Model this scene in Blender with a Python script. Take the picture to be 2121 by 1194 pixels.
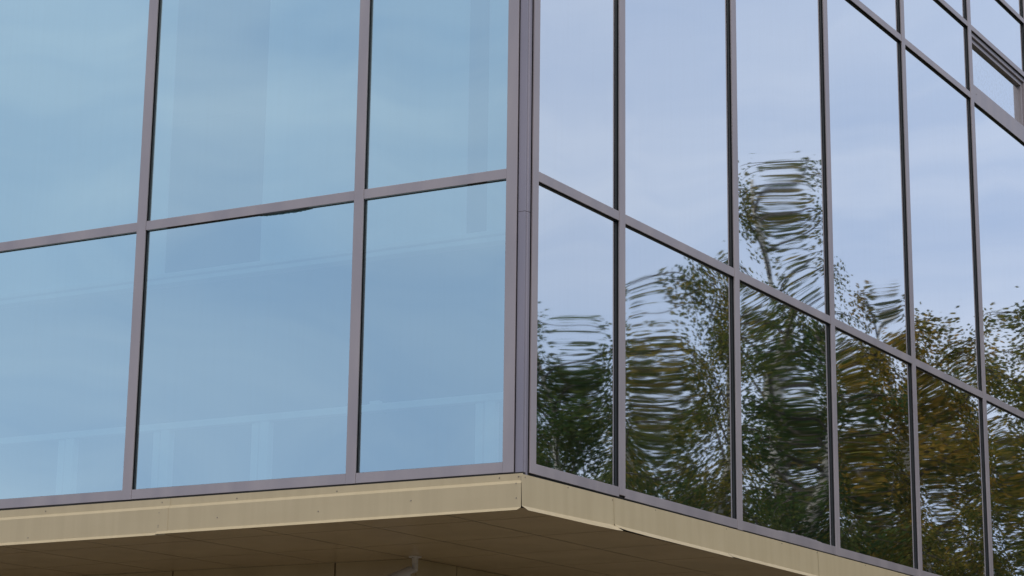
import bpy, math, random
import numpy as np
from mathutils import Matrix, Vector
random.seed(7); np.random.seed(7)
R = math.radians
sc = bpy.context.scene
for o in list(bpy.data.objects): bpy.data.objects.remove(o)

# ------------------------------------------------------------------ camera
G = 1.6                                    # eye height over the ground
CAM = Vector((4.0128, -9.1294, G))
pitch, roll, yaw = 0.240125646, 0.0125006467, -0.498456007
fw = Vector((math.sin(yaw)*math.cos(pitch), math.cos(yaw)*math.cos(pitch), math.sin(pitch)))
r0 = Vector((math.cos(yaw), -math.sin(yaw), 0)); u0 = r0.cross(fw)
rr = r0*math.cos(roll) + u0*math.sin(roll); uu = -r0*math.sin(roll) + u0*math.cos(roll)
cam = bpy.data.objects.new('camera', bpy.data.cameras.new('camera')); sc.collection.objects.link(cam)
M = Matrix((rr, uu, -fw)).transposed().to_4x4(); M.translation = CAM
cam.matrix_world = M
cam.data.sensor_width = 36; cam.data.lens = 4450.9/2121*36
cam.data.clip_end = 3000
sc.camera = cam

# ------------------------------------------------------------------ sky, sun, exposure
SUN_EL, SUN_AZ = R(40), R(136)             # azimuth from +Y towards +X
w = bpy.data.worlds.new("World"); sc.world = w; w.use_nodes = True
nt = w.node_tree; nt.nodes.clear(); N = nt.nodes.new; L = nt.links.new
out = N('ShaderNodeOutputWorld'); bg = N('ShaderNodeBackground'); L(bg.outputs[0], out.inputs[0])
bg.inputs['Strength'].default_value = 0.1
sky = N('ShaderNodeTexSky'); sky.sky_type = 'NISHITA'; sky.sun_disc = False
sky.sun_elevation = SUN_EL; sky.sun_rotation = SUN_AZ; sky.air_density = 1.2; sky.dust_density = 1.5
geo = N('ShaderNodeTexCoord'); mp = N('ShaderNodeMapping'); mp.inputs['Scale'].default_value = (1, 1, 3.2)
L(geo.outputs['Generated'], mp.inputs[0])
n1 = N('ShaderNodeTexNoise'); n1.inputs['Scale'].default_value = 3.4; n1.inputs['Detail'].default_value = 7; n1.inputs['Roughness'].default_value = .55; n1.inputs['Distortion'].default_value = .5
L(mp.outputs[0], n1.inputs[0])
cr = N('ShaderNodeValToRGB'); L(n1.outputs[0], cr.inputs[0])
cr.color_ramp.elements[0].position = .32; cr.color_ramp.elements[0].color = (4.4, 5.6, 8.1, 1)
cr.color_ramp.elements[1].position = .68; cr.color_ramp.elements[1].color = (7.1, 7.8, 9.5, 1)
n2 = N('ShaderNodeTexNoise'); n2.inputs['Scale'].default_value = 1.3; n2.inputs['Detail'].default_value = 4
L(mp.outputs[0], n2.inputs[0])
cov = N('ShaderNodeMapRange'); L(n2.outputs[0], cov.inputs[0])
cov.inputs['From Min'].default_value = .3; cov.inputs['From Max'].default_value = .6
cov.inputs['To Min'].default_value = .8; cov.inputs['To Max'].default_value = .97
mx = N('ShaderNodeMix'); mx.data_type = 'RGBA'
L(cov.outputs[0], mx.inputs[0]); L(sky.outputs[0], mx.inputs[6]); L(cr.outputs[0], mx.inputs[7])
# the cloud sheet is thinner and brighter overhead
sx = N('ShaderNodeSeparateXYZ'); L(geo.outputs['Generated'], sx.inputs[0])
zr = N('ShaderNodeMapRange'); L(sx.outputs['Z'], zr.inputs[0]); zr.inputs['From Min'].default_value = .42; zr.inputs['From Max'].default_value = .85
zr.inputs['To Min'].default_value = 0; zr.inputs['To Max'].default_value = 1
m2 = N('ShaderNodeMix'); m2.data_type = 'RGBA'; L(zr.outputs[0], m2.inputs[0]); L(mx.outputs[2], m2.inputs[6]); m2.inputs[7].default_value = (13.5, 12.9, 12.2, 1)
L(m2.outputs[2], bg.inputs[0])

sd = bpy.data.lights.new('sun', 'SUN'); sd.energy = 1.25; sd.angle = R(22); sd.color = (1, .90, .77)
so = bpy.data.objects.new('sun', sd); sc.collection.objects.link(so)
sdir = Vector((math.sin(SUN_AZ)*math.cos(SUN_EL), math.cos(SUN_AZ)*math.cos(SUN_EL), math.sin(SUN_EL)))
so.rotation_euler = sdir.to_track_quat('Z', 'Y').to_euler()
vs = sc.view_settings; vs.view_transform = 'Standard'; vs.look = 'None'; vs.gamma = 1; vs.exposure = 0.0
sc.render.engine = 'CYCLES'
c = sc.cycles; c.max_bounces = 10; c.transparent_max_bounces = 24; c.glossy_bounces = 5
c.caustics_reflective = False; c.caustics_refractive = False; c.sample_clamp_indirect = 4

# ------------------------------------------------------------------ materials
def mat(name, col, rough=.5, metal=0, spec=.5):
    m = bpy.data.materials.new(name); m.use_nodes = True
    b = m.node_tree.nodes['Principled BSDF']
    b.inputs['Base Color'].default_value = (*col, 1); b.inputs['Roughness'].default_value = rough
    b.inputs['Metallic'].default_value = metal; b.inputs['Specular IOR Level'].default_value = spec
    return m
def vary(m, c1, c2, scale=(1, 1, 1), ns=5, detail=4, lo=.35, hi=.65, bump=0, rvar=None, c3=None, coord='Object'):
    """procedural colour variation between c1 and c2 by stretched noise"""
    t = m.node_tree; b = t.nodes['Principled BSDF']
    tc = t.nodes.new('ShaderNodeTexCoord'); mp = t.nodes.new('ShaderNodeMapping'); mp.inputs['Scale'].default_value = scale
    n = t.nodes.new('ShaderNodeTexNoise'); n.inputs['Scale'].default_value = ns; n.inputs['Detail'].default_value = detail
    r = t.nodes.new('ShaderNodeValToRGB'); e = r.color_ramp.elements
    e[0].position = lo; e[0].color = (*c1, 1); e[1].position = hi; e[1].color = (*c2, 1)
    if c3: q = e.new((lo+hi)/2); q.color = (*c3, 1)
    t.links.new(tc.outputs[coord], mp.inputs[0]); t.links.new(mp.outputs[0], n.inputs[0]); t.links.new(n.outputs[0], r.inputs[0])
    t.links.new(r.outputs[0], b.inputs['Base Color'])
    if rvar:
        q = t.nodes.new('ShaderNodeMapRange'); q.inputs['To Min'].default_value = rvar[0]; q.inputs['To Max'].default_value = rvar[1]
        t.links.new(n.outputs[0], q.inputs[0]); t.links.new(q.outputs[0], b.inputs['Roughness'])
    if bump:
        bp = t.nodes.new('ShaderNodeBump'); bp.inputs['Strength'].default_value = bump; bp.inputs['Distance'].default_value = .004
        n3 = t.nodes.new('ShaderNodeTexNoise'); n3.inputs['Scale'].default_value = 2.5; n3.inputs['Detail'].default_value = 3
        t.links.new(tc.outputs[coord], n3.inputs[0]); t.links.new(n3.outputs[0], bp.inputs['Height']); t.links.new(bp.outputs[0], b.inputs['Normal'])
    return m
M_ALU = vary(mat('mauve_aluminium', (.3, .27, .3), .42, .35), (.305, .278, .306), (.36, .325, .347), (1, 1, .25), 6, 5, rvar=(.36, .55))
M_GSK = mat('black_rubber', (.012, .014, .016), .45)
M_POST = vary(mat('corner_aluminium', (.25, .24, .29), .4, .35), (.235, .222, .27), (.27, .25, .30), (1, 1, .2), 6, 5, rvar=(.34, .5))
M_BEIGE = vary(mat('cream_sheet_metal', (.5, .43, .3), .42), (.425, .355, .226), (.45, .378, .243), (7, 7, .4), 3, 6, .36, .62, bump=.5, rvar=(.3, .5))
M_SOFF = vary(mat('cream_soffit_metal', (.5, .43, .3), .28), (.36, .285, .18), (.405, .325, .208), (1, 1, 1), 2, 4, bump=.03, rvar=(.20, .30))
M_CLAD = vary(mat('cream_cladding', (.46, .38, .26), .4), (.34, .275, .18), (.385, .315, .21), (2, 2, .5), 2, 5, bump=.3)
M_DARK = mat('dark_gap', (.02, .018, .016), .8)
M_WHITE = vary(mat('white_paint', (.8, .8, .78), .5), (.72, .73, .72), (.82, .82, .80), (1, 1, 1), 8)
M_BLIND = vary(mat('blind_fabric', (.6, .65, .68), .8), (.68, .74, .78), (.78, .82, .85), (3, 3, .3), 2)
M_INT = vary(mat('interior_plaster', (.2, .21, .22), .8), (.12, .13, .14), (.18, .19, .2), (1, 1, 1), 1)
M_CONC = vary(mat('concrete', (.3, .29, .27), .8), (.24, .235, .22), (.36, .35, .33), (1, 1, 1), 1.5, 7)
M_CAM = vary(mat('shaded_white_plastic', (.5, .48, .5), .5), (.42, .40, .42), (.50, .48, .50), (1, 1, 1), 9)  # whitish plastic with the shade under the soffit lowered into its colour
M_LENS = mat('dark_glass', (.01, .01, .012), .08)
M_SCREW = mat('screw_steel', (.22, .20, .18), .4, .6)
M_TRUNK = vary(mat('birch_bark', (.3, .28, .25), .8), (.05, .045, .04), (.5, .48, .44), (1, 1, 5), 6, 5, .42, .5)
M_LIMB = vary(mat('dark_bark', (.08, .06, .05), .8), (.05, .04, .032), (.10, .08, .065), (1, 1, 2), 8)
M_PAVE = vary(mat('bounce_paving', (.27, .23, .18), .8), (.185, .155, .115), (.24, .205, .155), (1, 1, 1), 3, 8)
M_GRASS = vary(mat('grass', (.06, .09, .03), .9), (.035, .055, .018), (.075, .09, .03), (1, 1, 1), 2, 8)

def glass(name='coated_glass', dirt=0.0):
    """sun-control glass: mirror coating (teal seen square on, neutral seen at a slant) over a see-through tint"""
    m = bpy.data.materials.new(name); m.use_nodes = True; t = m.node_tree; t.nodes.clear(); A = t.nodes.new; K = t.links.new
    o = A('ShaderNodeOutputMaterial'); mix = A('ShaderNodeMixShader'); K(mix.outputs[0], o.inputs[0])
    lw = A('ShaderNodeLayerWeight'); lw.inputs['Blend'].default_value = .5
    # facing = 1-cos : 0.15..0.3 on the near-frontal side, 0.5..0.72 on the slanting side
    cr = A('ShaderNodeValToRGB'); K(lw.outputs['Facing'], cr.inputs[0]); e = cr.color_ramp.elements
    e[0].position = .12; e[0].color = (.76, .97, 1.0, 1); e[1].position = .95; e[1].color = (.98, .98, .98, 1)
    q = e.new(.3); q.color = (.77, .99, 1.0, 1); q = e.new(.52); q.color = (.90, .95, .97, 1)
    g = A('ShaderNodeBsdfGlossy'); g.inputs['Roughness'].default_value = 0.015; K(cr.outputs[0], g.inputs['Color'])
    tr = A('ShaderNodeBsdfTransparent'); tr.inputs['Color'].default_value = (.60, .82, .86, 1)
    fr = A('ShaderNodeMapRange'); K(lw.outputs['Facing'], fr.inputs[0])
    fr.inputs['From Min'].default_value = .1; fr.inputs['From Max'].default_value = .75
    fr.inputs['To Min'].default_value = .60; fr.inputs['To Max'].default_value = .93
    K(fr.outputs[0], mix.inputs[0]); K(tr.outputs[0], mix.inputs[1])
    # faint vertical rain film on the outside
    tc = A('ShaderNodeTexCoord'); mp = A('ShaderNodeMapping'); mp.inputs['Scale'].default_value = (14, 14, .7); K(tc.outputs['Object'], mp.inputs[0])
    n = A('ShaderNodeTexNoise'); n.inputs['Scale'].default_value = 2.5; n.inputs['Detail'].default_value = 6; K(mp.outputs[0], n.inputs[0])
    mr = A('ShaderNodeMapRange'); K(n.outputs[0], mr.inputs[0]); mr.inputs['From Min'].default_value = .45; mr.inputs['From Max'].default_value = .75
    mr.inputs['To Min'].default_value = 0.0; mr.inputs['To Max'].default_value = .016 + dirt*.12
    df = A('ShaderNodeBsdfDiffuse'); df.inputs['Color'].default_value = (.55, .57, .58, 1)
    m2 = A('ShaderNodeMixShader'); K(mr.outputs[0], m2.inputs[0]); K(g.outputs[0], m2.inputs[1]); K(df.outputs[0], m2.inputs[2])
    K(m2.outputs[0], mix.inputs[2])
    if dirt:
        g.inputs['Roughness'].default_value = .06
        mp.inputs['Scale'].default_value = (16, 16, 16)
    return m
M_GLASS = glass(); M_GLASS_DIRTY = glass('dusty_coated_glass', 1.0)

def leafmat(name, cols):
    m = bpy.data.materials.new(name); m.use_nodes = True; t = m.node_tree; t.nodes.clear(); A = t.nodes.new; K = t.links.new
    o = A('ShaderNodeOutputMaterial')
    at = A('ShaderNodeAttribute'); at.attribute_name = 'leaf_tone'
    cr = A('ShaderNodeValToRGB'); K(at.outputs['Fac'], cr.inputs[0]); e = cr.color_ramp.elements
    e[0].position = 0; e[0].color = (*cols[0], 1); e[1].position = 1; e[1].color = (*cols[-1], 1)
    for i, cc in enumerate(cols[1:-1]): q = e.new((i+1)/(len(cols)-1)); q.color = (*cc, 1)
    d = A('ShaderNodeBsdfDiffuse'); K(cr.outputs[0], d.inputs[0]); s = A('ShaderNodeBsdfTranslucent'); K(cr.outputs[0], s.inputs[0])
    x = A('ShaderNodeMixShader'); x.inputs[0].default_value = .35; K(d.outputs[0], x.inputs[1]); K(s.outputs[0], x.inputs[2]); K(x.outputs[0], o.inputs[0])
    return m
L_GREEN = leafmat('green_leaves', [(.045, .08, .026), (.07, .105, .03), (.12, .125, .035)])
L_OLIVE = leafmat('olive_leaves', [(.06, .085, .022), (.115, .125, .028), (.25, .19, .04)])
L_RUST = leafmat('rust_leaves', [(.07, .085, .022), (.18, .15, .028), (.34, .21, .04)])

# ------------------------------------------------------------------ helpers
def link(o): sc.collection.objects.link(o)
class MB:
    def __init__(s): s.v = []; s.f = []
    def add(s, vs, fs):
        k = len(s.v); s.v += [tuple(v) for v in vs]; s.f += [tuple(k+i for i in f) for f in fs]; return s
    def box(s, x0, x1, y0, y1, z0, z1, T=None):
        vs = [(x, y, z) for z in (z0, z1) for y in (y0, y1) for x in (x0, x1)]
        if T: vs = [T(*v) for v in vs]
        flip = T is not None and getattr(T, 'flip', False)
        fs = [(0, 2, 3, 1), (4, 5, 7, 6), (0, 1, 5, 4), (2, 6, 7, 3), (0, 4, 6, 2), (1, 3, 7, 5)]
        return s.add(vs, [f[::-1] for f in fs] if flip else fs)
    def tube(s, pts, rad, n=12, cap=True):
        pts = [Vector(p) for p in pts]; rad = rad if isinstance(rad, (list, tuple)) else [rad]*len(pts)
        k = len(s.v); up = Vector((0, 0, 1))
        for i, p in enumerate(pts):
            d = (pts[min(i+1, len(pts)-1)] - pts[max(i-1, 0)]).normalized()
            a = d.cross(up if abs(d.z) < .95 else Vector((1, 0, 0))).normalized(); b = d.cross(a)
            for j in range(n):
                q = 2*math.pi*j/n; s.v.append(tuple(p + (a*math.cos(q)+b*math.sin(q))*rad[i]))
        for i in range(len(pts)-1):
            for j in range(n):
                s.f.append((k+i*n+j, k+(i+1)*n+j, k+(i+1)*n+(j+1) % n, k+i*n+(j+1) % n))
        if cap: s.f.append(tuple(k+j for j in range(n))); s.f.append(tuple(k+(len(pts)-1)*n+j for j in range(n))[::-1])
        return s
    def build(s, name, m, parent=None, smooth=False, bevel=0, loc=None):
        me = bpy.data.meshes.new(name); vs = s.v
        if loc is not None: vs = [(v[0]-loc[0], v[1]-loc[1], v[2]-loc[2]) for v in vs]
        me.from_pydata(vs, [], s.f); me.update()
        if isinstance(m, (list, tuple)):
            for q in m: me.materials.append(q)
        else: me.materials.append(m)
        o = bpy.data.objects.new(name, me); link(o)
        if loc is not None: o.location = loc
        if smooth: me.polygons.foreach_set('use_smooth', [True]*len(me.polygons))
        if bevel:
            b = o.modifiers.new('bevel', 'BEVEL'); b.width = bevel; b.segments = 2; b.limit_method = 'ANGLE'; b.angle_limit = R(50)
        if parent: o.parent = parent
        return o
def tag(o, label=None, cat=None, group=None, kind=None):
    if label: o['label'] = label
    if cat: o['category'] = cat
    if group: o['group'] = group
    if kind: o['kind'] = kind
    return o
def empty(name, loc=(0, 0, 0)):
    o = bpy.data.objects.new(name, None); link(o); o.location = loc; o.empty_display_size = .3; return o

# facade frames:  F(a, b, z) : a along the facade, b outward, z up
AL = 1.51716525; OR = Vector((-0.878487, 0, 0))
UR = Vector((math.cos(AL), math.sin(AL), 0)); NR = Vector((math.sin(AL), -math.cos(AL), 0))
def FL(a, b, z): return (a, -b, z+G)
FL.flip = True
def FR(a, b, z): p = OR + UR*a + NR*b; return (p.x, p.y, z+G)
FR.flip = True

# ------------------------------------------------------------------ ground
MB().box(-400, 400, -400, 400, -.3, 0).build('ground', M_GRASS)['kind'] = 'structure'
MB().box(-22, 7, -30, 24, -.25, .004).build('bounce_pavement', M_PAVE)['kind'] = 'structure'  # out of view; extended and toned warm for its bounce onto the soffit

# ------------------------------------------------------------------ the building
BLD = empty('office_building', (-5, 6, 0))
tag(BLD, 'mirror glass office building with mauve aluminium frames and a cream sheet metal underside', 'building')
BLD_INV = Matrix.Translation((5, -6, 0))
def part(mb, name, m, parent=None, **k):
    """mesh in world coordinates parented below the building"""
    o = mb.build(name, m, None, **k)
    p = parent or BLD
    o.parent = p
    if parent is None: o.matrix_parent_inverse = BLD_INV
    return o

Z = [(1.6196, 1.672), (3.1195, 3.172), (5.5278, 5.578), (6.1264, 6.169), (6.6293, 6.6699), (9.05, 9.12)]   # rail bottom / top
ML = [(-0.9971, -0.9355), (-1.9066, -1.8473), (-3.3354, -3.2740)] + [(-3.3354-1.43*i, -3.274-1.43*i) for i in range(1, 4)]
MR = [(.0587, .1153), (.968, 1.0331), (2.3916, 2.4588), (3.8286, 3.8928), (5.2671, 5.3321), (6.7342, 6.8045)] + [(6.7342+1.45*i, 6.8045+1.45*i) for i in range(1, 5)]
CAP = .0075; DEP = .0205            # cap thickness, glass set-back

def mullion(F, a0, a1, z0, z1, notch=False):
    mb = MB().box(a0, a1, -CAP, 0.0012, z0, z1, F)
    o = part(mb, 'mullion', M_ALU, bevel=.0012)
    g = MB().box(a0+.006, a1-.006, -DEP-.004, -CAP-.0004, z0+.002, z1, F)
    part(g, 'pressure_plate', M_GSK, o)
    return o
def transom(F, a0, a1, z0, z1, name='transom', g0=0):
    mb = MB().box(a0+.001, a1-.001, -CAP, -.0006, z0, z1, F)
    o = part(mb, name, M_ALU, bevel=.0012)
    g = MB().box(a0+.002, a1-.002, -DEP-.004, -CAP-.0004, z0+.006, z1-.006, F)
    part(g, 'pressure_plate', M_GSK, o)
    return o

def pane_mesh(F, a0, a1, z0, z1, off, A, seed, nu, nv, ripple=1.0, P=None):
    """a sealed unit bows like a shallow dish, with faint furnace waves; seen as the warped mirror image"""
    rs = np.random.RandomState(seed)
    P = P or {}
    u = np.linspace(-1, 1, nu+1); v = np.linspace(-1, 1, nv+1); U, V = np.meshgrid(u, v)
    W, H = a1-a0, z1-z0
    cx, cz = P.get('c', (rs.uniform(-.12, .12), rs.uniform(-.15, .15)))
    Uc = U - cx*(1-U*U); Vc = V - cz*(1-V*V)
    bow = (1-1.25*Uc**2+.25*Uc**4)*(1-.6*Vc**2-.4*Vc**4)
    d = -A*bow
    X = (U+1)/2*W; Y = (V+1)/2*H
    for k in range(7):
        fx, fz = rs.uniform(.2, 1.1), rs.uniform(.35, 1.7); ph = rs.uniform(0, 6.28); sg = rs.choice([-1, 1])
        d += ripple*.00010/(fx*fx+fz*fz)**.8 * np.sin(2*math.pi*(fx*X*sg+fz*Y)+ph)*(1-U**4)*(1-V**6)
    for k in range(4):   # fine roller waves lying across the pane
        fz = rs.uniform(3.2, 7.0); fx = rs.uniform(-1.3, 1.3); ph = rs.uniform(0, 6.28)
        d += ripple*.0000015*np.sin(2*math.pi*(fz*Y+fx*X)+ph)
    vs = [F(a0+X[j, i], off+d[j, i], z0+Y[j, i]) for j in range(nv+1) for i in range(nu+1)]
    n = nu+1
    fs = [(j*n+i, (j+1)*n+i, (j+1)*n+i+1, j*n+i+1) for j in range(nv) for i in range(nu)]
    fs = [f[::-1] for f in fs]
    return MB().add(vs, fs)

def window(F, a0, a1, z0, z1, seed, fine, A, mt=None, P=None, off=-DEP):
    """a0..z1 : clear opening between the caps"""
    e = .004
    g = MB()       # gasket bead round the opening
    t = .0035
    for x0, x1, y0, y1 in ((a0, a0+t, z0+t, z1-t), (a1-t, a1, z0+t, z1-t), (a0, a1, z0, z0+t), (a0, a1, z1-t, z1)):
        g.box(x0, x1, off-.006, off+.005, y0, y1, F)
    o = part(g, 'window', M_GSK)
    nu, nv = ((56, int(56*max(.5, min(1.7, (z1-z0)/(a1-a0))))) if fine else (12, 18))
    p = pane_mesh(F, a0+.001, a1-.001, z0+.001, z1-.001, off, A, seed, nu, nv, P=P)
    part(p, 'glass_pane', mt or M_GLASS, o, smooth=True)
    return o

# bow depth in metres, per pane: right-hand front, bottom row and second row
AR0 = [.0027, .0045, .0044, .0042, .0037, .0031]
AR1 = [.0026, .0038, .0054, .0042, .0036, .0024]
PR0 = [dict(c=(.0, .1)), dict(c=(-.25, .0)), dict(c=(.1, .1)), dict(c=(-.05, -.1)), dict(c=(-.1, .15)), dict(c=(0, .1))]
PR1 = [dict(c=(0, 0)), dict(c=(0, 0)), dict(c=(-.03, -.25)), dict(c=(.2, -.15)), dict(c=(0, -.1)), dict(c=(0, 0))]
sash_bay = 5
for F, MU in ((FL, ML), (FR, MR)):
    side = 0 if F is FL else 1
    for i, (a0, a1) in enumerate(MU):
        zb = Z[0][0] + (.0 if side == 0 else [0, .012, -.0045, -.002, 0, 0, 0, 0, 0, 0][i])
        mullion(F, a0, a1, zb - (.001 if side == 0 else 0), 9.12)
    for i in range(len(MU)-1):
        lo, hi = (MU[i+1][1], MU[i][0]) if side == 0 else (MU[i][1], MU[i+1][0])
        for k, (z0, z1) in enumerate(Z):
            if side == 1 and i == sash_bay and k == 2:
                transom(F, lo, hi, 5.52, 5.665); continue
            transom(F, lo, hi, z0, z1, 'bottom_rail' if k == 0 else 'transom')
        for k in range(5):
            if side == 1 and i == sash_bay and k == 2: continue
            z0, z1 = Z[k][1], Z[k+1][0]
            if side == 0: A, P = (.0022 + .0008*((i*5+k) % 3), None)
            else:
                A = (AR0[min(i, 5)], AR1[min(i, 5)], .0012, .0012, .004)[k]; P = (PR0[min(i, 5)], PR1[min(i, 5)], None, None, None)[k]
            fine = (side == 0 and i < 3 and k < 2) or (side == 1 and i < 7 and k < 4)
            window(F, lo, hi, z0, z1, 100*side+10*i+k, fine, A, P=P)

# opening light in the sixth bay
lo, hi = MR[5][1], MR[6][0]; s0, s1 = 5.665, Z[3][0]
for a_ in (lo+.06, hi-.10):
    q_ = Vector(FR(a_, -.0006, 5.60)); part(MB().tube([q_, q_+NR*.002], [.006, .005], 10), 'screw', M_SCREW)
cw = MB()
def ring(mb, x0, x1, y0, y1, t, b0, b1, F, tb=None):
    tb = t if tb is None else tb
    mb.box(x0, x0+t, b0, b1, y0+tb, y1-t, F); mb.box(x1-t, x1, b0, b1, y0+tb, y1-t, F)
    mb.box(x0, x1, b0, b1, y0, y0+tb, F); mb.box(x0, x1, b0, b1, y1-t, y1, F)
ring(cw, lo+.001, hi-.001, s0+.001, s1-.001, .034, -.05, -.018, FR, .012)
cwo = part(cw, 'vent_window', M_ALU, bevel=.002); cwo['label'] = 'top hung opening light with stepped frame and dusty pane'
sb = MB(); ring(sb, lo+.037, hi-.037, s0+.015, s1-.037, .034, -.075, -.036, FR, .014)
part(sb, 'sash', M_ALU, cwo, bevel=.002)
gp = pane_mesh(FR, lo+.068, hi-.068, s0+.026, s1-.068, -.062, .0008, 77, 30, 20)
part(gp, 'glass_pane', M_GLASS_DIRTY, cwo, smooth=True)
bk = MB(); ring(bk, lo+.002, hi-.002, s0+.002, s1-.002, .08, -.11, -.078, FR); part(bk, 'frame_backing', M_GSK, cwo)

# corner post, two lengths with a butt joint
XC = -0.8915
for z0, z1 in ((1.60, 3.0 - .062), (3.0 - .0605, 9.1)):
    p = MB()
    P0 = Vector(FR(.0587+.012, -.022, 0)); 
    # plan outline (world x, y) of the folded corner cover
    pl = [(-0.9355-.002, .030), (-0.9355-.002, .0165), (-0.9355+.0035, .0165), (-0.9355+.0035, .010), (XC, .010), (XC+.0005, .026),
          (XC+.0065, .028), (XC+.0068, .052), (XC-.004, .054), (XC-.004, .075), (XC-.02, .075), (XC-.02, .030)]
    n = len(pl); vs = [(x, y, z+G) for z in (z0, z1) for x, y in pl]
    fs = [(j, (j+1) % n, n+(j+1) % n, n+j) for j in range(n)] + [tuple(range(n))[::-1], tuple(range(n, 2*n))]
    p.add(vs, fs); part(p, 'corner_post', M_POST, bevel=.0012)
part(MB().box(-0.995, XC-.022, .032, .09, 1.6+G, 9.1+G), 'corner_filler', M_GSK)

# near-black strips put in for the shade of the gap under the rails
part(MB().box(-7.7, -0.885, .004, .06, 1.585+G, 1.6185+G), 'gap_shade_strip', M_DARK)
part(MB().box(.02, 12.6, -.06, -.011, 1.585, 1.6185, FR), 'gap_shade_strip', M_DARK)
part(MB().box(.966, 1.035, -.03, -.012, 1.612, 1.640, FR), 'mullion_end', M_DARK)

# sealant lumps
def lumps(F, a0, a1, z, h, b, m, seed, name, n=46, up=False):
    rs = random.Random(seed); mb = MB(); k = 0
    top = []; bot = []
    w = 0
    for i in range(n+1):
        t = i/n; env = math.sin(math.pi*t)**.5
        w = .6*w + .4*rs.uniform(-1, 1)
        dd = h*env*(.55+.6*abs(w))
        top.append((a0+(a1-a0)*t, z)); bot.append((a0+(a1-a0)*t, z + (dd if up else -dd)))
    for i in range(n):
        v = []
        for bb in (b, b+.006):
            v += [F(top[i][0], bb, top[i][1]), F(top[i+1][0], bb, top[i+1][1]), F(bot[i+1][0], bb, bot[i+1][1]), F(bot[i][0], bb, bot[i][1])]
        mb.add(v, [(0, 1, 2, 3), (7, 6, 5, 4), (3, 2, 6, 7), (0, 4, 5, 1)])
    o = part(mb, name, m); return o
lumps(FL, -2.53, -2.19, 3.1192, .011, -.006, M_GSK, 3, 'sealant_bead')
lumps(FR, 2.95, 3.62, 1.6725, .014, -.012, M_ALU, 5, 'sealant_bead', up=True)

# ------------------------------------------------------------------ fascia flashings
def fascia(F, st, step, name='fascia_panel', label=None, sub=24, edge=1.0):
    """st: stations (a, ztop, zfold, lip_out, lip_drop, b) ; folded sheet with a flared drip lip; step adds the upper fold"""
    mb = MB(); rows = []
    for s in range(len(st)-1):
        A, B = st[s], st[s+1]
        k = max(1, int(abs(B[0]-A[0])*sub))
        for i in range(k + (1 if s == len(st)-2 else 0)):
            t = i/k; rows.append([A[j]+(B[j]-A[j])*t for j in range(6)])
    prof = []
    rs = random.Random(int(abs(st[0][0])*977))
    for a, zt, zf, lo, ld, b in rows:
        wv = .0012*math.sin(a*5.1+1)+.0008*math.sin(a*11+2)
        if step:
            zk = 1.5765 + (a+.9)*.0030
            p = [(b-.012+wv*.3, zt), (b-.012, zk), (b+.004, zk-.0165), (b+.004+wv*.4, (zk-.0165+zf)/2), (b+.004, zf), (b+.004+lo, zf-ld)]
        else: p = [(b-.001, zt), (b+.0015+wv*.3, (zt+zf)/2), (b+.004, zf), (b+.004+lo, zf-ld)]
        th = .0012
        q = p + [(x-th, y+.0004) for x, y in p[::-1]]
        prof.append([F(a, x, y) for x, y in q])
    n = len(prof[0]); m = len(prof)
    vs = [v for p in prof for v in p]
    fs = []
    for i in range(m-1):
        for j in range(n): fs.append((i*n+j, i*n+(j+1) % n, (i+1)*n+(j+1) % n, (i+1)*n+j))
    fs.append(tuple(range(n))[::-1]); fs.append(tuple((m-1)*n+j for j in range(n)))
    mb.add(vs, fs)
    o = part(mb, name, M_BEIGE)
    if label: o['label'] = label
    return o
def screw(F, a, b, z, parent, r=.0042):
    c0 = Vector(F(a, b, z)); c1 = Vector(F(a, b+.003, z))
    mb = MB().tube([c0, c1], [r*1.0, r*.7], 8); part(mb, 'screw', M_SCREW, parent)
LB = .020
# left front: sheets meet at a=-3.07
fl = [fascia(FL, [(-0.8798, 1.6095, 1.4425, .001, .002, LB), (-0.895, 1.6095, 1.4425, 0.0120, 0.0142, LB), (-1.9, 1.609, 1.438, 0.0165, 0.0159, LB), (-3.068, 1.6085, 1.4345, 0.0195, 0.0176, LB)], True),
      fascia(FL, [(-3.0, 1.608, 1.4275, 0.0150, 0.0148, LB+.0016), (-4.2, 1.607, 1.4225, 0.0180, 0.0170, LB+.0016), (-5.2, 1.6065, 1.422, 0.0180, 0.0170, LB+.0016)], True),
      fascia(FL, [(-5.15, 1.6065, 1.426, 0.0180, 0.0170, LB), (-7.7, 1.6065, 1.426, 0.0180, 0.0170, LB)], True)]
for a, z, k in ((-0.902, 1.594, 0), (-1.008, 1.594, 0), (-0.907, 1.5585, 0), (-0.905, 1.4875, 0), (-1.95, 1.5845, 0), (-3.055, 1.590, 0), (-3.06, 1.533, 0), (-3.062, 1.465, 0), (-3.062, 1.456, 0), (-2.68, 1.487, 0), (-1.50, 1.509, 0), (-2.05, 1.485, 0),
                (-2.57, 1.584, 0), (-3.85, 1.586, 1), (-3.95, 1.443, 1)):
    screw(FL, a, LB + (-.011 if z > 1.57 else .0035) + (.0016 if k else 0), z, fl[k], .0034)
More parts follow.
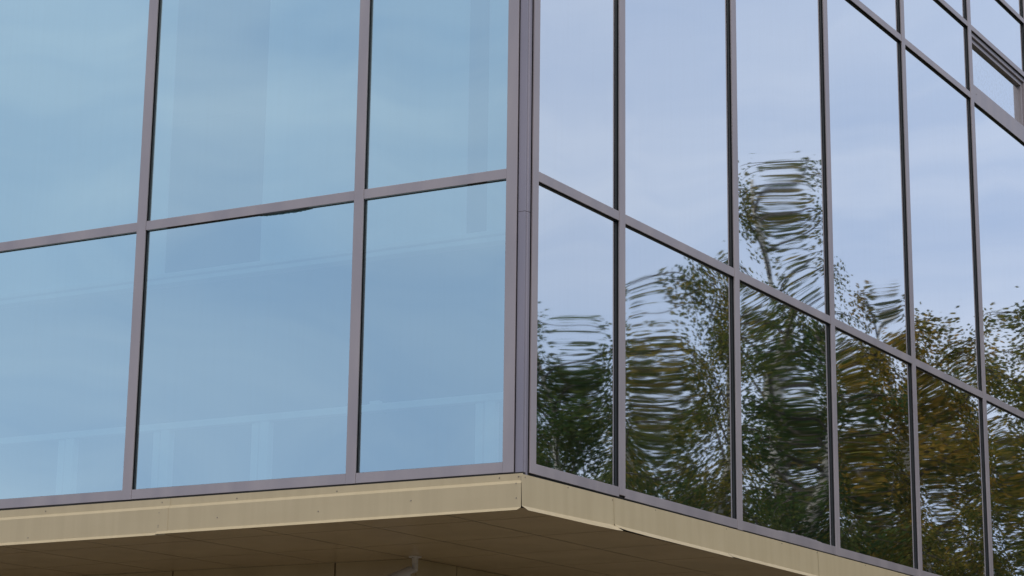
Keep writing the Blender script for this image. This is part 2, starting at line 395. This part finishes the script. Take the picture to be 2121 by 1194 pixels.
# right front: first sheet sags open at its far end, the second is bent up where it starts
fr = [fascia(FR, [(-.0195, 1.6055, 1.4495, .001, .002, 0), (.015, 1.6055, 1.450, 0.0150, 0.0202, 0), (.30, 1.607, 1.4535, 0.0300, 0.0253, 0), (.60, 1.608, 1.458, 0.0330, 0.0292, 0), (.86, 1.609, 1.463, 0.0390, 0.0314, 0), (.905, 1.609, 1.463, 0.0540, 0.0320, 0)], False,
             label='first cream fascia sheet right of the corner, its drip lip hanging open at the far end'),
      fascia(FR, [(.9055, 1.6092, 1.472, .010, .020, .0012), (.93, 1.6092, 1.468, .024, .019, .0012), (1.0, 1.6094, 1.466, .024, .0205, .0012), (1.25, 1.610, 1.466, .021, .0235, .0012), (1.8, 1.611, 1.463, 0.0255, 0.0242, .0012), (2.252, 1.612, 1.462, 0.0300, 0.0270, .0012)], False,
             label='dented second cream fascia sheet right of the corner, lip bent upward at its start'),
      fascia(FR, [(2.2535, 1.612, 1.464, 0.0240, 0.0214, 0), (2.4, 1.612, 1.463, 0.0285, 0.0247, 0), (3.534, 1.6125, 1.458, 0.0285, 0.0247, 0)], False),
      fascia(FR, [(3.536, 1.6125, 1.459, 0.0270, 0.0236, .001), (5.0, 1.6125, 1.458, 0.0270, 0.0247, .001)], False),
      fascia(FR, [(5.002, 1.6125, 1.459, 0.0270, 0.0236, 0), (8.4, 1.6125, 1.458, 0.0270, 0.0247, 0)], False),
      fascia(FR, [(8.402, 1.6125, 1.459, 0.0270, 0.0236, 0), (12.6, 1.6125, 1.458, 0.0270, 0.0247, 0)], False)]
for a, z, k in ((.012, 1.592, 0), (.018, 1.470, 0), (.43, 1.597, 0), (.892, 1.594, 0), (.893, 1.492, 0), (1.37, 1.600, 1), (1.16, 1.484, 1), (.935, 1.482, 1), (2.24, 1.600, 1), (3.0, 1.601, 2), (2.25, 1.480, 1), (3.52, 1.602, 2), (4.3, 1.603, 3)):
    screw(FR, a, .0, z, fr[k], .0032)

# ------------------------------------------------------------------ soffit cassettes, recessed ground-floor wall
SZ = 1.446; S = SZ + G
sf = MB(); rs = random.Random(4)
# grid lines run with the right-hand front; slight shear kept by working in FR coordinates
b_lines = [-.004] + [-.497-.602*i for i in range(0, 11)]
a_lines = [.028] + [.34+.643*i for i in range(0, 20)]
for i in range(len(b_lines)-1):
    for j in range(len(a_lines)-1):
        b1, b0 = b_lines[i], b_lines[i+1]; a0, a1 = a_lines[j], a_lines[j+1]
        q = .005; dz = rs.uniform(-.0006, .0006)
        if a1-a0 < .2: a0 += 0
        v = []
        for z in (SZ, SZ+.0011):
            for a in (a0+q, a1-q):
                for b in (b0+q, b1-q):
                    tz = 0
                    v.append(FR(a, b, z+tz))
        sf.add(v, [(0, 1, 3, 2), (4, 6, 7, 5), (0, 4, 5, 1), (2, 3, 7, 6), (0, 2, 6, 4), (1, 5, 7, 3)])
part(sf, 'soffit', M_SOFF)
part(MB().box(.03, 12.5, -6.6, -.05, SZ+.0012, SZ+.04, FR), 'soffit_joint_shade', M_DARK)  # near-black sheet close behind the panels, painting the shade in their joints
# recessed walls
def clad(F, splits, b, z0, z1, th=.03):
    mb = MB()
    for s0_, s1_ in zip(splits[:-1], splits[1:]):
        mb.box(min(s0_, s1_)+.005, max(s0_, s1_)-.006, b-th, b, z0, z1, F)
    return mb
WX, WY = -2.477, 1.663
cl = clad(FL, [WX, -3.039, -4.24, -5.44, -6.64, -7.6], -WY, -1.6, SZ-.0015)
co = part(cl, 'recessed_wall', M_CLAD)
part(MB().box(-7.6, WX-.031, WY+.032, WY+.2, 0, 3.0), 'wall_core', M_DARK)
bW = (Vector((WX, WY, 0)) - OR) @ NR; aW = (Vector((WX, WY, 0)) - OR) @ UR
cl = clad(FR, [aW, aW+.44, aW+1.64, aW+2.84, aW+4.04, aW+6, aW+8, aW+10], bW, -1.6, SZ-.0025)
part(cl, 'recessed_wall', M_CLAD)
part(MB().box(aW+.05, aW+10, bW-.3, bW-.032, -1.6, SZ-.004, FR), 'wall_core', M_DARK)

# ------------------------------------------------------------------ inside of the building, faint through the glass
part(MB().box(-7.6, -1.05, .12, 12.0, 3.06, 3.2), 'floor_slab', M_INT)
part(MB().box(-7.6, -1.05, .16, 12.0, 7.35, 7.75), 'floor_slab', M_INT)
part(MB().box(-7.75, -.93, .10, 12.4, 10.68, 10.95), 'roof', M_CONC)
part(MB().box(-7.6, -1.1, 5.0, 5.2, 3.2, 10.6), 'interior_wall', M_INT)
part(MB().box(-7.7, -7.45, .06, 12.4, 3.06, 10.68), 'rear_wall', M_CONC)
part(MB().box(-7.44, -1.0, 12.2, 12.4, 3.06, 10.68), 'end_wall', M_CONC)
D = .35
rail = MB().box(-7.4, -1.12, D, D+.05, 2.06+G, 2.10+G)
part(rail, 'inner_rail', M_WHITE, bevel=.004)
for x in (-6.0, -5.3, -4.11, -3.43, -2.76, -1.36):
    part(MB().box(x, x+.045, D+.012, D+.055, 1.65+G, 2.058+G).box(x+.06, x+.118, D+.002, D+.055, 1.65+G, 2.058+G), 'inner_post', M_WHITE, bevel=.003)
bm = MB().box(-7.4, -1.12, D-.01, D+.06, 2.94+G, 2.965+G).box(-7.4, -1.12, D, D+.09, 2.905+G, 2.932+G)
part(bm, 'blind_bottom_bar', M_WHITE, bevel=.003)
for x0, x1 in ((-7.4, -3.42), (-2.757, -1.44), (-1.315, -1.08)):
    part(MB().box(x0, x1, D+.02, D+.028, 2.967+G, 7.3), 'roller_blind', M_BLIND)
part(MB().box(-2.01, -1.95, D+.02, D+.05, 2.075+G, 2.12+G), 'socket', M_WHITE)

# ------------------------------------------------------------------ security camera under the soffit
cx, cy = -2.428, 1.570; zt = S
sc_o = empty('security_camera', (cx, cy, zt))
tag(sc_o, 'pale security camera on a short stem under the cream soffit at the recessed wall corner', 'security camera')
def cpart(mb, name, m, parent, **k):
    o = mb.build(name, m, None, **k); o.parent = parent
    if parent is sc_o: o.matrix_parent_inverse = Matrix.Translation((-cx, -cy, -zt))
    return o
fl_ = MB().tube([(cx, cy, zt-.0006), (cx, cy, zt-.006), (cx, cy, zt-.009)], [.038, .038, .033], 28)
fo = cpart(fl_, 'ceiling_plate', M_CAM, sc_o, smooth=False)
for ang in (25, 145, 265):
    x, y = cx+.028*math.cos(R(ang)), cy+.028*math.sin(R(ang))
    cpart(MB().tube([(x, y, zt-.0088), (x, y, zt-.012)], .0035, 8), 'screw', M_SCREW, fo)
cpart(MB().tube([(cx, cy, zt-.0095), (cx, cy, zt-.044)], [.0185, .0178], 24), 'stem', M_CAM, sc_o, smooth=False)
k0 = Vector((cx, cy, zt-.0455)); k1 = Vector((cx, cy, zt-.083))
kn = MB().tube([k0, (cx, cy, zt-.072), k1], [.0178, .0176, .014], 24)
cpart(kn, 'knuckle', M_CAM, sc_o)
side = Vector((.857, .515, 0))            # across the view
ax = -side
p0 = Vector((cx, cy, zt-.078))
hd = (ax*.86 + Vector((.15, -.25, 0)) + Vector((0, 0, -.42))).normalized()
nrm = Vector((-.51, .85, 0)).cross(hd).normalized()
if nrm.z < 0: nrm = -nrm
lat = hd.cross(nrm).normalized()
cpart(MB().tube([p0+lat*-.012, p0+lat*.019], [.016, .016], 18), 'pivot', M_CAM, sc_o)
for t in (-.0128, .0198):
    cpart(MB().tube([p0+lat*t, p0+lat*(t+.002)], .0045, 10), 'bolt', M_SCREW, sc_o)
cpart(MB().tube([p0, p0+hd*.05], [.012, .012], 14), 'arm', M_CAM, sc_o)
def obox(o, ex, ey, ez, x0, x1, y0, y1, z0, z1):
    T = lambda x, y, z: tuple(o+ex*x+ey*y+ez*z); return MB().box(x0, x1, y0, y1, z0, z1, T)
hb = MB(); hs = []
body_c = p0+hd*.045-nrm*.008
pts = [body_c, body_c+hd*.012, body_c+hd*.2, body_c+hd*.215]
cpart(MB().tube(pts, [.026, .033, .035, .033], 28), 'housing', M_CAM, sc_o, smooth=False, bevel=.001)
cpart(MB().tube([body_c+hd*.2155, body_c+hd*.218], .027, 24), 'lens', M_LENS, sc_o)
shd = MB()
n = 14; ring1 = []
for i in range(n+1):
    q = math.pi*(-.08+1.16*i/n)
    for rad in (.0415, .0435):
        for t in (-.02, .25): ring1.append(tuple(body_c+hd*t+lat*math.cos(q)*rad+nrm*math.sin(q)*rad*.95))
for i in range(n):
    a = i*4; b = a+4
    shd.f += [(a, a+1, b+1, b), (a+2, b+2, b+3, a+3), (a, b, b+2, a+2), (a+1, a+3, b+3, b+1)]
shd.f += [(0, 2, 3, 1), (n*4, n*4+1, n*4+3, n*4+2)]
shd.v = ring1
cpart(shd, 'sunshield', M_CAM, sc_o)

# ------------------------------------------------------------------ autumn birches opposite the right-hand front (seen mirrored)
def birch_meshes(seed, height=1.0, spread=.3, nleaf=24000, lsize=.055, H=10.0, nl=40, low=.12):
    rs = np.random.RandomState(seed); rnd = random.Random(seed)
    trunk = MB(); limbs = MB()
    pts = []; x = y = 0
    for i in range(12):
        t = i/11; pts.append(Vector((x, y, t*H*.97))); x += rnd.uniform(-.09, .09); y += rnd.uniform(-.09, .09)
    trunk.tube(pts, [max(.012, .15*(1-(i/11))**.85+.012) for i in range(12)], 10)
    def trunk_at(t):
        f = t*11; i = min(10, int(f)); return pts[i].lerp(pts[i+1], f-i)
    tw = []
    for k in range(nl):
        t = low+(1-low-.03)*(k/(nl-1))**.9
        b = trunk_at(t); az = k*2.4+rnd.uniform(-.4, .4)
        ln = H*spread*(1.05-t)**.6*rnd.uniform(.55, 1.15)*(.55+.45*min(1, t*4))
        el = R(rnd.uniform(25, 55)+20*t)
        d = Vector((math.cos(az)*math.cos(el), math.sin(az)*math.cos(el), math.sin(el)))
        lp = [b]; cur = b.copy(); dd = d.copy()
        for i in range(6):
            dd = (dd+Vector((rnd.uniform(-.14, .14), rnd.uniform(-.14, .14), -.09-.03*i))).normalized(); cur = cur+dd*ln/6; lp.append(cur.copy())
        r0_ = .012+.035*(1-t)
        limbs.tube(lp, [r0_*(1-i/7) for i in range(7)], 5, cap=False)
        for i in range(2, 7):
            for q in range(3 if i > 3 else 2):
                base = lp[i]; a2 = rnd.uniform(0, 6.28); l2 = ln*rnd.uniform(.16, .42)
                v = Vector((math.cos(a2), math.sin(a2), rnd.uniform(-.15, .5))).normalized()
                tp = [base]; cc = base.copy()
                for s in range(4):
                    v = (v+Vector((rnd.uniform(-.2, .2), rnd.uniform(-.2, .2), -.28))).normalized(); cc = cc+v*l2/4; tp.append(cc.copy())
                limbs.tube(tp, [.007, .006, .005, .004, .002], 3, cap=False)
                tw.append((tp, l2))
    wts = np.array([q[1]*rs.uniform(.15, 1.6) for q in tw]); wts /= wts.sum()
    idx = rs.choice(len(tw), nleaf, p=wts)
    P = np.array([[list(p) for p in q[0]] for q in tw])          # twig, 5, 3
    tt = rs.rand(nleaf)**.8*3.999; i0 = tt.astype(int); fr_ = (tt-i0)[:, None]
    c_ = P[idx, i0]*(1-fr_)+P[idx, i0+1]*fr_
    c_ = c_+rs.normal(0, .085, (nleaf, 3))*(1+.4*rs.rand(nleaf, 1)); c_[:, 2] -= np.abs(rs.normal(0, .09, nleaf))
    d1 = rs.normal(0, 1, (nleaf, 3)); d1[:, 2] -= .7; d1 /= np.linalg.norm(d1, axis=1)[:, None]
    d2 = np.cross(d1, rs.normal(0, 1, (nleaf, 3))); d2 /= np.linalg.norm(d2, axis=1)[:, None]
    sz = lsize*rs.uniform(.6, 1.25, (nleaf, 1))
    V = np.stack([c_-d1*sz*.5, c_+d2*sz*.36-d1*sz*.08, c_+d1*sz*.55, c_-d2*sz*.36-d1*sz*.08], 1).reshape(-1, 3)
    me = bpy.data.meshes.new('crown')
    me.vertices.add(nleaf*4); me.vertices.foreach_set('co', V.ravel())
    me.loops.add(nleaf*4); me.loops.foreach_set('vertex_index', np.arange(nleaf*4, dtype=np.int32))
    me.polygons.add(nleaf); me.polygons.foreach_set('loop_start', np.arange(0, nleaf*4, 4, dtype=np.int32))
    me.update(calc_edges=True)
    tone = np.clip(.5+.35*np.sin(idx*1.7)+rs.normal(0, .22, nleaf), 0, 1)
    at = me.attributes.new('leaf_tone', 'FLOAT', 'FACE'); at.data.foreach_set('value', tone.astype(np.float32))
    return trunk, limbs, me
protos = []
for sd_, sp_, nl_, H_, lw_ in ((11, .30, 34000, 10, .12), (23, .36, 40000, 9, .10), (37, .30, 15000, 12, .3)):
    tr_, lm_, me_ = birch_meshes(sd_, spread=sp_, nleaf=nl_, H=H_, low=lw_)
    to = tr_.build('trunk', M_TRUNK, smooth=True); lo_ = lm_.build('limbs', M_LIMB, smooth=True)
    protos.append((to, lo_, me_, H_))
PC = CAM - NR*2*((CAM-OR-Vector((0, 0, G)).project(Vector((0,0,1)))).dot(NR)); PC.z = G
def tree(az, dist, top_el, proto, leafm, label, spin=0, wid=1.0):
    """az: bearing from the mirrored standpoint, top_el: how high the tip stands above eye level"""
    to, lo_, me_, H_ = protos[proto]
    h = G + dist*math.tan(R(top_el)); x = PC.x + dist*math.sin(R(az)); y = PC.y + dist*math.cos(R(az))
    e = empty('birch_tree', (x, y, 0)); s = h/H_; e.scale = (s*wid, s*wid, s); e.rotation_euler[2] = spin
    tag(e, label, 'tree', 'autumn birches opposite the right-hand front')
    for src, nm in ((to, 'trunk'), (lo_, 'limbs')):
        o = src.copy() if src.parent else src
        if o is not src: link(o)
        o.parent = e
    o = bpy.data.objects.new('crown', me_); link(o); o.parent = e
    if not me_.materials: me_.materials.append(L_GREEN)
    o.material_slots[0].link = 'OBJECT'; o.material_slots[0].material = leafm
    return e
TR = [ (36.0, 27, 13.6, 0, L_GREEN, 'dark green birch mirrored in the pane beside the corner post', 0),
       (33.8, 31, 13.3, 1, L_GREEN, 'broad dark green birch mirrored lowest between the first two mullions', 1),
       (31.0, 26, 12.6, 0, L_OLIVE, 'leafy olive birch mirrored in the second pane from the corner', 2.2),
       (29.2, 33, 14.6, 1, L_OLIVE, 'olive birch mirrored behind the second mullion', 3.1),
       (26.9, 29, 17.3, 2, L_OLIVE, 'tallest slender birch with thin top mirrored in the third bay', .6),
       (27.0, 25, 13.0, 1, L_GREEN, 'dark round birch mirrored low in the third bay', 4.2),
       (24.5, 30, 13.6, 0, L_RUST, 'rust brown birch mirrored in the fourth bay', 5.0),
       (23.4, 26, 13.0, 1, L_RUST, 'orange tinged birch mirrored beside the fourth mullion', .3),
       (22.3, 32, 12.9, 0, L_OLIVE, 'yellow green birch mirrored in the fifth bay', 1.9),
       (20.0, 28, 13.6, 1, L_OLIVE, 'yellow green birch mirrored at the right edge of the photo', 2.9),
       (18.3, 30, 15.5, 0, L_OLIVE, 'farthest olive birch along the right-hand front', 3.9),
       (38.8, 30, 12.0, 1, L_GREEN, 'dark green birch nearest the front corner', 2.4),
       (33.4, 23, 12.6, 1, L_GREEN, 'low dense green birch mirrored at the foot of the first pane', 5.1),
       (32.3, 21, 9.2, 1, L_GREEN, 'lowest dark green birch in front of the others mirrored beside the first mullion', 1.4),
       (34.9, 29, 11.0, 0, L_GREEN, 'dark green birch half hidden between the two nearest the front corner', 3.3),
       (31.0, 30, 10.4, 1, L_GREEN, 'low green birch mirrored behind the olive one in the second pane', .9),
       (25.6, 38, 11.2, 1, L_OLIVE, 'small olive birch far behind the rust brown one', 2.6),
       (22.0, 24, 8.4, 1, L_OLIVE, 'low spreading olive birch mirrored at the foot of the fifth bay', .4)]
for t in TR: tree(*t)
